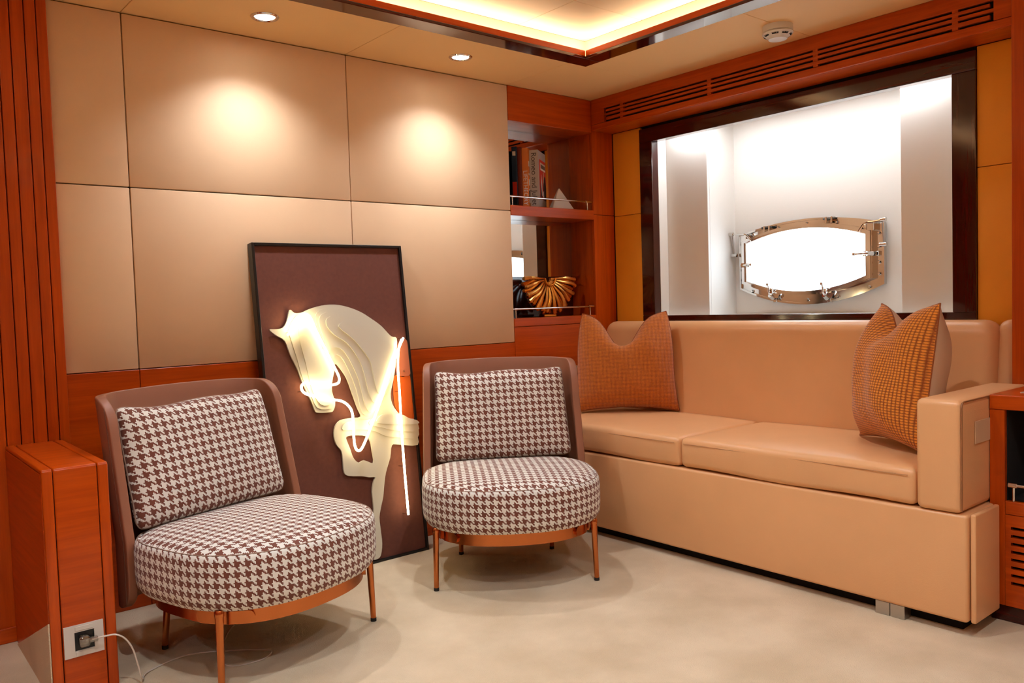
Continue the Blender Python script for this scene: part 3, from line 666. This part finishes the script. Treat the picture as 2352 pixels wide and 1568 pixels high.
def cushion_mesh(w, h, t, nu=36, nv=26, sag=.014):
    """boxy back cushion standing in XZ plane, front towards -Y, origin bottom centre"""
    bm = bmesh.new(); F = {}; B = {}
    def pos(u, v, side):
        eu, evv = 1-abs(u)**7, 1-abs(v)**7
        th = t/2*(max(0, eu)**.5)*(max(0, evv)**.5)*(1-.18*(u*u+v*v)/2*0) + .001
        th *= .80+.20*(1-u*u)*(1-v*v)
        x = w/2*u*(1-.035*(1-v*v)*abs(u)**2*0)*(1-.02*v); z = h/2*(1+v)
        cr = abs(u)**2
        z += (v > 0)*v**2*(sag*(cr-.55)) + .006*math.sin(5*u+1)*max(0, v)**3
        x *= 1+.012*(abs(v)**4)
        # soften outline corners
        if abs(u) > .86 and abs(v) > .82: x -= math.copysign(.011*((abs(u)-.86)/.14)**2*((abs(v)-.82)/.18)**2, u); z -= math.copysign(.009*((abs(u)-.86)/.14)**2*((abs(v)-.82)/.18)**2, v)
        wr = .0025*math.sin(13*u+3*v)*math.sin(7*v-2*u+1)
        return (x, side*(th+wr), z)
    def warp(i, n): s = -1+2*i/n; return math.copysign(abs(math.sin(s*math.pi/2))**.8, s)
    for i in range(nu+1):
        for j in range(nv+1):
            u, v = warp(i, nu), warp(j, nv); edge = i in (0, nu) or j in (0, nv)
            F[i, j] = bm.verts.new(pos(u, v, -1)); B[i, j] = bm.verts.new(pos(u, v, 1))
    for i in range(nu):
        for j in range(nv):
            bm.faces.new((F[i, j], F[i+1, j], F[i+1, j+1], F[i, j+1])); bm.faces.new((B[i, j], B[i, j+1], B[i+1, j+1], B[i+1, j]))
    for i in range(nu):
        for j in (0, nv): bm.faces.new((F[i, j], B[i, j], B[i+1, j], F[i+1, j]))
    for j in range(nv):
        for i in (0, nu): bm.faces.new((F[i, j], F[i, j+1], B[i, j+1], B[i, j]))
    edge = [F[i, 0].co.copy() for i in range(nu+1)]+[F[nu, j].co.copy() for j in range(1, nv+1)]+[F[i, nv].co.copy() for i in range(nu-1, -1, -1)]+[F[0, j].co.copy() for j in range(nv-1, 0, -1)]
    return bm, edge
def make_chair(loc, rz, label):
    t = thing('lounge_chair', loc, label, 'chair', rz, 'houndstooth lounge chairs', local=True)
    # base frame band under the seat
    ring_o = superell(.336, .30, .175, 2.6, 72); ring_i = superell(.328, .292, .175, 2.6, 72)
    obj('frame_band', plate(ring_o, [ring_i], lambda u, v, w: Vector((u, v, .206+w)), .052), 'copper_metal', t, True)
    obj('seat_pan', plate(superell(.328, .292, .175, 2.6, 48), [], lambda u, v, w: Vector((u, v, .245+w)), .012), 'black_rubber', t)
    se = obj('seat', seat_mesh(), 'houndstooth', t, True); seat_uv(se.data)
    pp = [(x, y, .4405) for x, y in superell(.392-.012, .345-.012, .175, 2.6, 96)]
    sp = obj('seat_piping', tube(pp+[pp[0]], .0018, 6), 'houndstooth_seam', se, True)
    bm, grid = shell_mesh(); seams = [[v.co.copy() for v in c] for c in grid]
    sh = obj('back_shell', bm, 'shell_leather', t, True)
    md = sh.modifiers.new('thickness', 'SOLIDIFY'); md.thickness = .034; md.offset = 0
    bv = sh.modifiers.new('edge', 'BEVEL'); bv.width = .011; bv.segments = 4; bv.limit_method = 'ANGLE'; bv.angle_limit = R(50)
    for ci, sx_ in ((3, -1), (len(seams)-4, 1)):
        obj('shell_seam', tube([p+Vector((sx_*.0178, 0, 0)) for p in seams[ci]], .0016, 6), 'shell_piping', sh, True)
    # back cushion
    bm, edge = cushion_mesh(.628, .425, .15)
    M = Matrix.Translation((0, .447, .462)) @ Matrix.Rotation(R(-14.5), 4, 'X') @ Matrix.Rotation(R(-1.0), 4, 'Y')
    cvs = {}
    me_uv = [(v.co.x+3, v.co.z+3) for v in bm.verts]
    bmesh.ops.transform(bm, matrix=M, verts=bm.verts)
    cu = obj('back_cushion', bm, 'houndstooth', t, True)
    uvl = cu.data.uv_layers.new(name='UVMap')
    for l in cu.data.loops: uvl.data[l.index].uv = me_uv[l.vertex_index]
    pe = [M @ p for p in edge]
    obj('cushion_piping', tube(pe+[pe[0]], .0032, 6), 'houndstooth_seam', cu, True)
    for lx, ly, fx, fy in ((-.337, .0, -.343, -.004), (.337, .0, .343, -.004), (-.22, .44, -.22, .48), (.22, .44, .22, .48)):
        lg = obj('leg', cyl((fx, fy, .012), (lx, ly, .250), .0105, 16, .0135), 'copper_metal', t, True)
        obj('leg_foot', cyl((fx, fy, 0), (fx, fy, .013), .0115, 16, .0112), 'black_rubber', lg, True)
        obj('leg_cap', lathe([(.0, .0), (.0148, .0), (.0155, .004), (.0155, .016), (.012, .022), (0, .0235)], (lx, ly, .246), 16), 'copper_metal', lg, True)
        if ly < .1:
            # rounded tabs that hug the band on both sides of the leg
            oo = superell(.3395, .3035, .175, 2.6, 360); best = min(range(360), key=lambda k: (oo[k][0]-lx)**2+(oo[k][1]-ly)**2)
            for sg in (1, -1):
                bm = bmesh.new(); prev = None; top = []; bot = []
                ks = [best+sg*(3+j) for j in range(17)]
                pts = [oo[k % 360] for k in ks]
                al = [0]
                for a, b in zip(pts, pts[1:]): al.append(al[-1]+math.hypot(a[0]-b[0], a[1]-b[1]))
                Lc = al[-1]; rows = []
                for (x, y), s in zip(pts, al):
                    hh = .021; dd = Lc-s
                    if dd < .021: hh = math.sqrt(max(1e-6, .021**2-(.021-dd)**2))
                    nx, ny = (x/.34, (y-.175)/.30); nn = math.hypot(nx, ny); nx, ny = nx/nn, ny/nn
                    rows.append([bm.verts.new((x+nx*o_, y+ny*o_, .231+zz)) for o_, zz in ((-.004, -hh), (.007, -hh), (.007, hh), (-.004, hh))])
                for a, b in zip(rows, rows[1:]):
                    for q in range(4): bm.faces.new((a[q], a[(q+1) % 4], b[(q+1) % 4], b[q]))
                bm.faces.new(rows[0]); bm.faces.new(rows[-1][::-1])
                obj('leg_tab', bm, 'copper_metal', lg, True)
    return t
def grid_copy(g): return list(g)
plain('houndstooth_seam', (150, 122, 104), .8)
make_chair((-1.621, -.8955, 0), R(-34.1), 'houndstooth lounge chair facing the viewer, between the horse artwork and the sofa')
make_chair((-2.60, -.903, 0), R(16.6), 'houndstooth lounge chair turned to the right, beside the low wooden divider')

# ================================================================== sofa
so = thing('sofa', (-.45, -1.22, 0), 'long tan leather sofa under the porthole window', 'sofa')
def soft(x0, x1, y0, y1, z0, z1, r=.03, crown=0, seg=4):
    bm = rb(x0, x1, y0, y1, z0, z1, r, seg)
    if crown:
        bmesh.ops.subdivide_edges(bm, edges=[e for e in bm.edges if e.calc_length() > .09], cuts=7, use_grid_fill=True)
        for v in bm.verts:
            if v.co.z > (z0+z1)/2:
                a = (v.co.x-x0)/(x1-x0); b = (v.co.y-min(y0, y1))/abs(y1-y0)
                v.co.z += crown*(16*a*(1-a)*b*(1-b))**.6*((v.co.z-(z0+z1)/2)/((z1-z0)/2)) if 0 < a < 1 and 0 < b < 1 else 0
    return bm
obj('base', soft(-.87, -.04, -.04, -2.402, .05, .424, .012), 'sofa_leather', so, True)
obj('plinth', rb(-.80, -.06, -.06, -2.36, .0, .05), 'black_void', so)
obj('end_panel', soft(-.856, -.645, -2.406, -2.424, .05, .428, .006), 'sofa_leather', so, True)
for a, b in ((-.198, -1.1705), (-1.1735, -2.228)):
    bm = soft(-.872, -.17, a, b, .428, .562, .026, .016)
    for v in bm.verts:
        if v.co.x < -.8: v.co.z += .0035*math.sin(9*v.co.y+1)*(1 if v.co.z < .5 else .5); v.co.x += .003*math.sin(6*v.co.y+2)
    c = obj('seat_cushion', bm, 'sofa_leather', so, True)
    pz = .538; L = [(-.8725, a-.025, pz), (-.8725, b+.025, pz)]
    obj('seam', tube(L, .0014, 6), 'sofa_seam', c)
for a, b, nm in ((-.052, -.196, 'arm'), (-2.232, -2.384, 'arm')):
    ar = obj(nm, soft(-.876, -.215, a, b, .426, .818, .022), 'sofa_leather', so, True)
    yo = b-.001 if b < -2 else a+.001
    obj('arm_piping', tube([(-.868, yo, .437), (-.868, yo, .79), (-.865, yo, .802), (-.857, yo, .810), (-.845, yo, .812), (-.24, yo, .812)], .003, 6), 'sofa_piping', ar, True)
    if b < -2: obj('velcro_patch', rb(-.76, -.56, yo-.0005, yo-.003, .655, .735, .001, 1), 'velcro', ar)
def back(y0, y1, x0, r):
    bm = rb(x0, -.012, y0, y1, .40, 1.066, r, 6)
    for v in bm.verts:
        if v.co.x < -.09: v.co.x -= .075*max(0, 1-(v.co.z-.5)/.5)
    return bm
obj('backrest', back(-.03, -2.235, -.165, .065), 'sofa_leather', so, True)
obj('backrest_end', back(-2.225, -2.311, -.115, .04), 'sofa_leather', so, True)
for a, b in ((-2.075, -2.128), (-2.13, -2.183), (-.3, -.353), (-.355, -.408)):
    obj('foot', rb(-.862, -.81, a, b, 0, .05, .002, 2), 'steel_brushed', so)

# ================================================================== scatter pillows
def pillow(name, label, loc, rz, tilt, w, h, t, mfront, mback, chop, seed, roll=0, narrow=.12):
    o = thing(name, loc, label, 'pillow', rz, 'woven scatter pillows on the sofa', local=True)
    M = Matrix.Rotation(R(roll), 4, 'Y') @ Matrix.Rotation(R(tilt), 4, 'X')
    nu, nv = 40, 40; rnd = random.Random(seed); ph_ = [rnd.uniform(0, 6) for _ in range(8)]
    def pos(u, v, side):
        th = t/2*(max(0, 1-abs(u)**2.6)**.62)*(max(0, 1-abs(v)**2.6)**.62)
        th *= 1+.22*max(0, -v)*(1-u*u)          # weight sinks to the bottom
        x = w/2*u*(1-.09*(1-v*v)*abs(u)); z = h/2*v*(1-.085*(1-u*u)*abs(v))
        if v > 0: x *= 1-narrow*v*v
        g = math.exp(-((u-chop[0])/chop[1])**2)*max(0, v+.35)/1.35
        z -= chop[2]*g*max(0, v)**1.2; th *= 1-.55*g*max(0, v)
        y = side*th
        y += .012*math.sin(3*u+ph_[0])*math.sin(2.6*v+ph_[1])*(1-u*u)*(1-v*v)
        y += side*-.020*math.exp(-((u*.8+v+.9+.2*math.sin(ph_[4]))/.10)**2)*max(0, -u)*(1-u*u)
        y += side*.008*math.sin(9*u+4*v+ph_[2])*(1-u*u)*(1-v*v)
        y += side*-.018*math.exp(-((u-v*.5-.1*math.sin(ph_[3]))/.16)**2)*max(0, v)*(1-v*v)
        bz = h/2+z
        if bz < .03: bz = .03*(bz/.03)**2*.0+max(0, bz)
        return Vector((x, y, bz))
    def sheet(side, nm, mat):
        bm = bmesh.new(); g = {}
        wp = lambda i, n: math.sin((-1+2*i/n)*math.pi/2)
        for i in range(nu+1):
            for j in range(nv+1): g[i, j] = bm.verts.new(pos(wp(i, nu), wp(j, nv), side))
        for i in range(nu):
            for j in range(nv): bm.faces.new((g[i, j], g[i+1, j], g[i+1, j+1], g[i, j+1]) if side < 0 else (g[i, j], g[i, j+1], g[i+1, j+1], g[i+1, j]))
        uvs = [(v.co.x+2, v.co.z+2) for v in bm.verts]
        ed = [g[i, 0].co.copy() for i in range(nu+1)]+[g[nu, j].co.copy() for j in range(1, nv+1)]+[g[i, nv].co.copy() for i in range(nu-1, -1, -1)]+[g[0, j].co.copy() for j in range(nv-1, -1, -1)]
        bmesh.ops.transform(bm, matrix=M, verts=bm.verts)
        p = obj(nm, bm, mat, o, True); uvl = p.data.uv_layers.new(name='UVMap')
        for l in p.data.loops: uvl.data[l.index].uv = uvs[l.vertex_index]
        return [M @ e for e in ed]
    ed = sheet(-1, 'front_panel', mfront); sheet(1, 'back_panel', mback)
    obj('seam', tube(ed, .003, 6), mfront, o, True)
    return o
pillow('scatter_pillow', 'orange woven pillow with a chopped top in the left corner of the sofa', (-.428, -.452, .578), R(-47.6), -6, .58, .55, .25, 'woven_orange_fine', 'woven_orange_fine', (-.05, .42, .19), 3, 0, .2)
pillow('scatter_pillow', 'coarse orange woven pillow with pale lining leaning on the right sofa arm', (-.53, -1.975, .578), R(-124), -9, .46, .575, .3, 'woven_orange', 'pillow_lining', (-.1, .36, .12), 11)

# ================================================================== cabinet on the right
cb = thing('side_cabinet', (-.63, -2.8, 0), 'cherry wood cabinet with open compartment and slotted door right of the sofa', 'cabinet')
CX, CY0, CY1 = -.63, -2.386, -3.2
obj('top', rb(CX-.003, -.205, CY0, CY1, .766, .818, .003, 2), 'cherry_y', cb); obj('top_inlay', rb(CX+.10, -.22, CY0-.065, CY1, .818, .820), 'marble', cb)
obj('stile', rb(CX, CX+.03, CY0, CY0-.049, .062, .765, .001, 1), 'cherry_z', cb); obj('side_panel', rb(CX+.03, -.21, CY0, CY0-.018, 0, .765), 'cherry_z', cb)
obj('compartment', join(rb(CX+.02, CX+.40, CY0-.049, CY0-.053, .43, .765), rb(CX+.40, CX+.42, CY0-.05, CY1, .43, .765), rb(CX+.02, CX+.42, CY0-.05, CY1, .425, .44)), 'black_void', cb)
obj('ledge', rb(CX, CX+.03, CY0-.05, CY1, .393, .440, .002, 2), 'cherry_y', cb)
n = 8; zs = [.350-i*.0283 for i in range(n)]
dr = obj('door', join(rb(CX, CX+.02, CY0-.05, CY0-.068, .062, .3915), rb(CX, CX+.02, CY0-.068, CY1, zs[0]+.0, .3915), rb(CX, CX+.02, CY0-.068, CY1, .062, zs[-1]-.011)), 'cherry_y', cb)
for i in range(n-1): obj('door_slat', rb(CX, CX+.018, CY0-.068, CY1, zs[i+1], zs[i]-.011), 'cherry_y', dr)
obj('door_void', rb(CX+.03, CX+.035, CY0-.05, CY1, .07, .385), 'black_void', dr)
obj('toe_kick', rb(CX+.015, CX+.03, CY0, CY1, 0, .0615), 'mahogany_y', cb)
rl = obj('guard_rail', tube([(CX+.012, CY0-.058, .497), (CX+.012, CY1, .497)], .0065, 10), 'chrome', cb, True)
for py in (CY0-.074, CY0-.5):
    obj('rail_post', cyl((CX+.012, py, .44), (CX+.012, py, .497), .005, 10), 'chrome', rl, True); obj('rail_collar', cyl((CX+.012, py-.012, .497), (CX+.012, py+.016, .497), .010, 12), 'chrome', rl, True)

# ================================================================== ceiling fittings
def downlight(x, y, label, group, power, size=122, blend=1.0, color=NEUTRAL, z=ZC):
    o = thing('downlight', (x, y, z), label, 'light', 0, group)
    ring = [(.041, 0), (.058, 0), (.058, -.002), (.054, -.006), (.045, -.006), (.041, -.002), (.041, 0)]
    bm = bmesh.new(); nn = 32; rings = [[bm.verts.new((x+r*math.cos(2*math.pi*k/nn), y+r*math.sin(2*math.pi*k/nn), z+h)) for k in range(nn)] for r, h in ring[:-1]]
    for i in range(len(rings)):
        a, b = rings[i], rings[(i+1) % len(rings)]
        for k in range(nn): bm.faces.new((a[k], a[(k+1) % nn], b[(k+1) % nn], b[k]))
    obj('bezel', bm, 'chrome', o, True)
    obj('lens', lathe([(0, -.0015), (.041, -.0015), (.041, -.0005), (0, -.0005)], (x, y, z), 32), 'bulb', o)
    l = bpy.data.lights.new('downlight_beam', 'SPOT'); l.energy = power; l.color = color; l.spot_size = R(size); l.spot_blend = blend; l.shadow_soft_size = .035
    lo = bpy.data.objects.new('downlight_beam', l); COL.objects.link(lo); lo.location = (x, y, z-.012)
downlight(-2.361, -.271, 'lit chrome ceiling downlight farther from the corner bookshelf, left one in the photo', 'wall-washing downlights', SPOT_W)
downlight(-1.361, -.271, 'lit chrome ceiling downlight nearer the corner bookshelf, right one in the photo', 'wall-washing downlights', SPOT_W)
downlight(-3.5, -1.0, 'chrome ceiling downlight above the low wooden divider', 'wall-washing downlights', 12, 70, .6)
for x, y, nm in ((-3.6, -4.8, 'third'), (-2.4, -4.8, 'fourth'), (-1.2, -4.8, 'fifth'), (-4.85, -3.6, 'sixth'), (-4.85, -2.0, 'seventh')):
    downlight(x, y, 'added unseen fill downlight behind the viewer in the soffit ring', 'added fill downlights behind the viewer', FILL_W*(2.6 if x < -4.5 else 1), 140, .8, COOL)  # unseen fill lamps, added to brighten sofa, chairs and carpet
for x, y in ((-1.95, -1.95), (-3.35, -1.95), (-1.95, -3.3), (-3.35, -3.3)):
    downlight(x, y, 'added unseen fill downlight in the lit ceiling tray above the viewer', 'added tray fill downlights', TRAY_W, 125, .7, COOL, ZT)  # lamps out of view, added for cool overhead light on carpet and seats
sd = thing('smoke_detector', (-.444, -1.442, ZC-.062), 'round white smoke detector on the ceiling above the sofa', 'smoke detector')
sc = (-.444, -1.442, ZC)
obj('mount', lathe([(0, 0), (.066, 0), (.066, -.026), (.06, -.03), (0, -.03)], sc, 40), 'plastic_white', sd, True)
hd = obj('sensor_head', lathe([(0, -.03), (.066, -.03), (.068, -.034), (.060, -.044), (.046, -.05), (.040, -.060), (.02, -.062), (0, -.062)], sc, 40), 'plastic_white', sd, True)
for k in range(8):
    a0 = 2*math.pi*k/8+.12; a1 = a0+.5
    bm = bmesh.new(); vs = []
    for a in (a0, (a0+a1)/2, a1):
        vs.append([bm.verts.new((sc[0]+r*math.cos(a), sc[1]+r*math.sin(a), sc[2]+h)) for r, h in ((.0625, -.0425), (.0545, -.0475), (.052, -.045), (.06, -.040))])
    for a, b in zip(vs, vs[1:]):
        for q in range(4): bm.faces.new((a[q], a[(q+1) % 4], b[(q+1) % 4], b[q]))
    bm.faces.new(vs[0]); bm.faces.new(vs[-1][::-1])
    obj('sensor_slot', bm, 'black_void', hd)
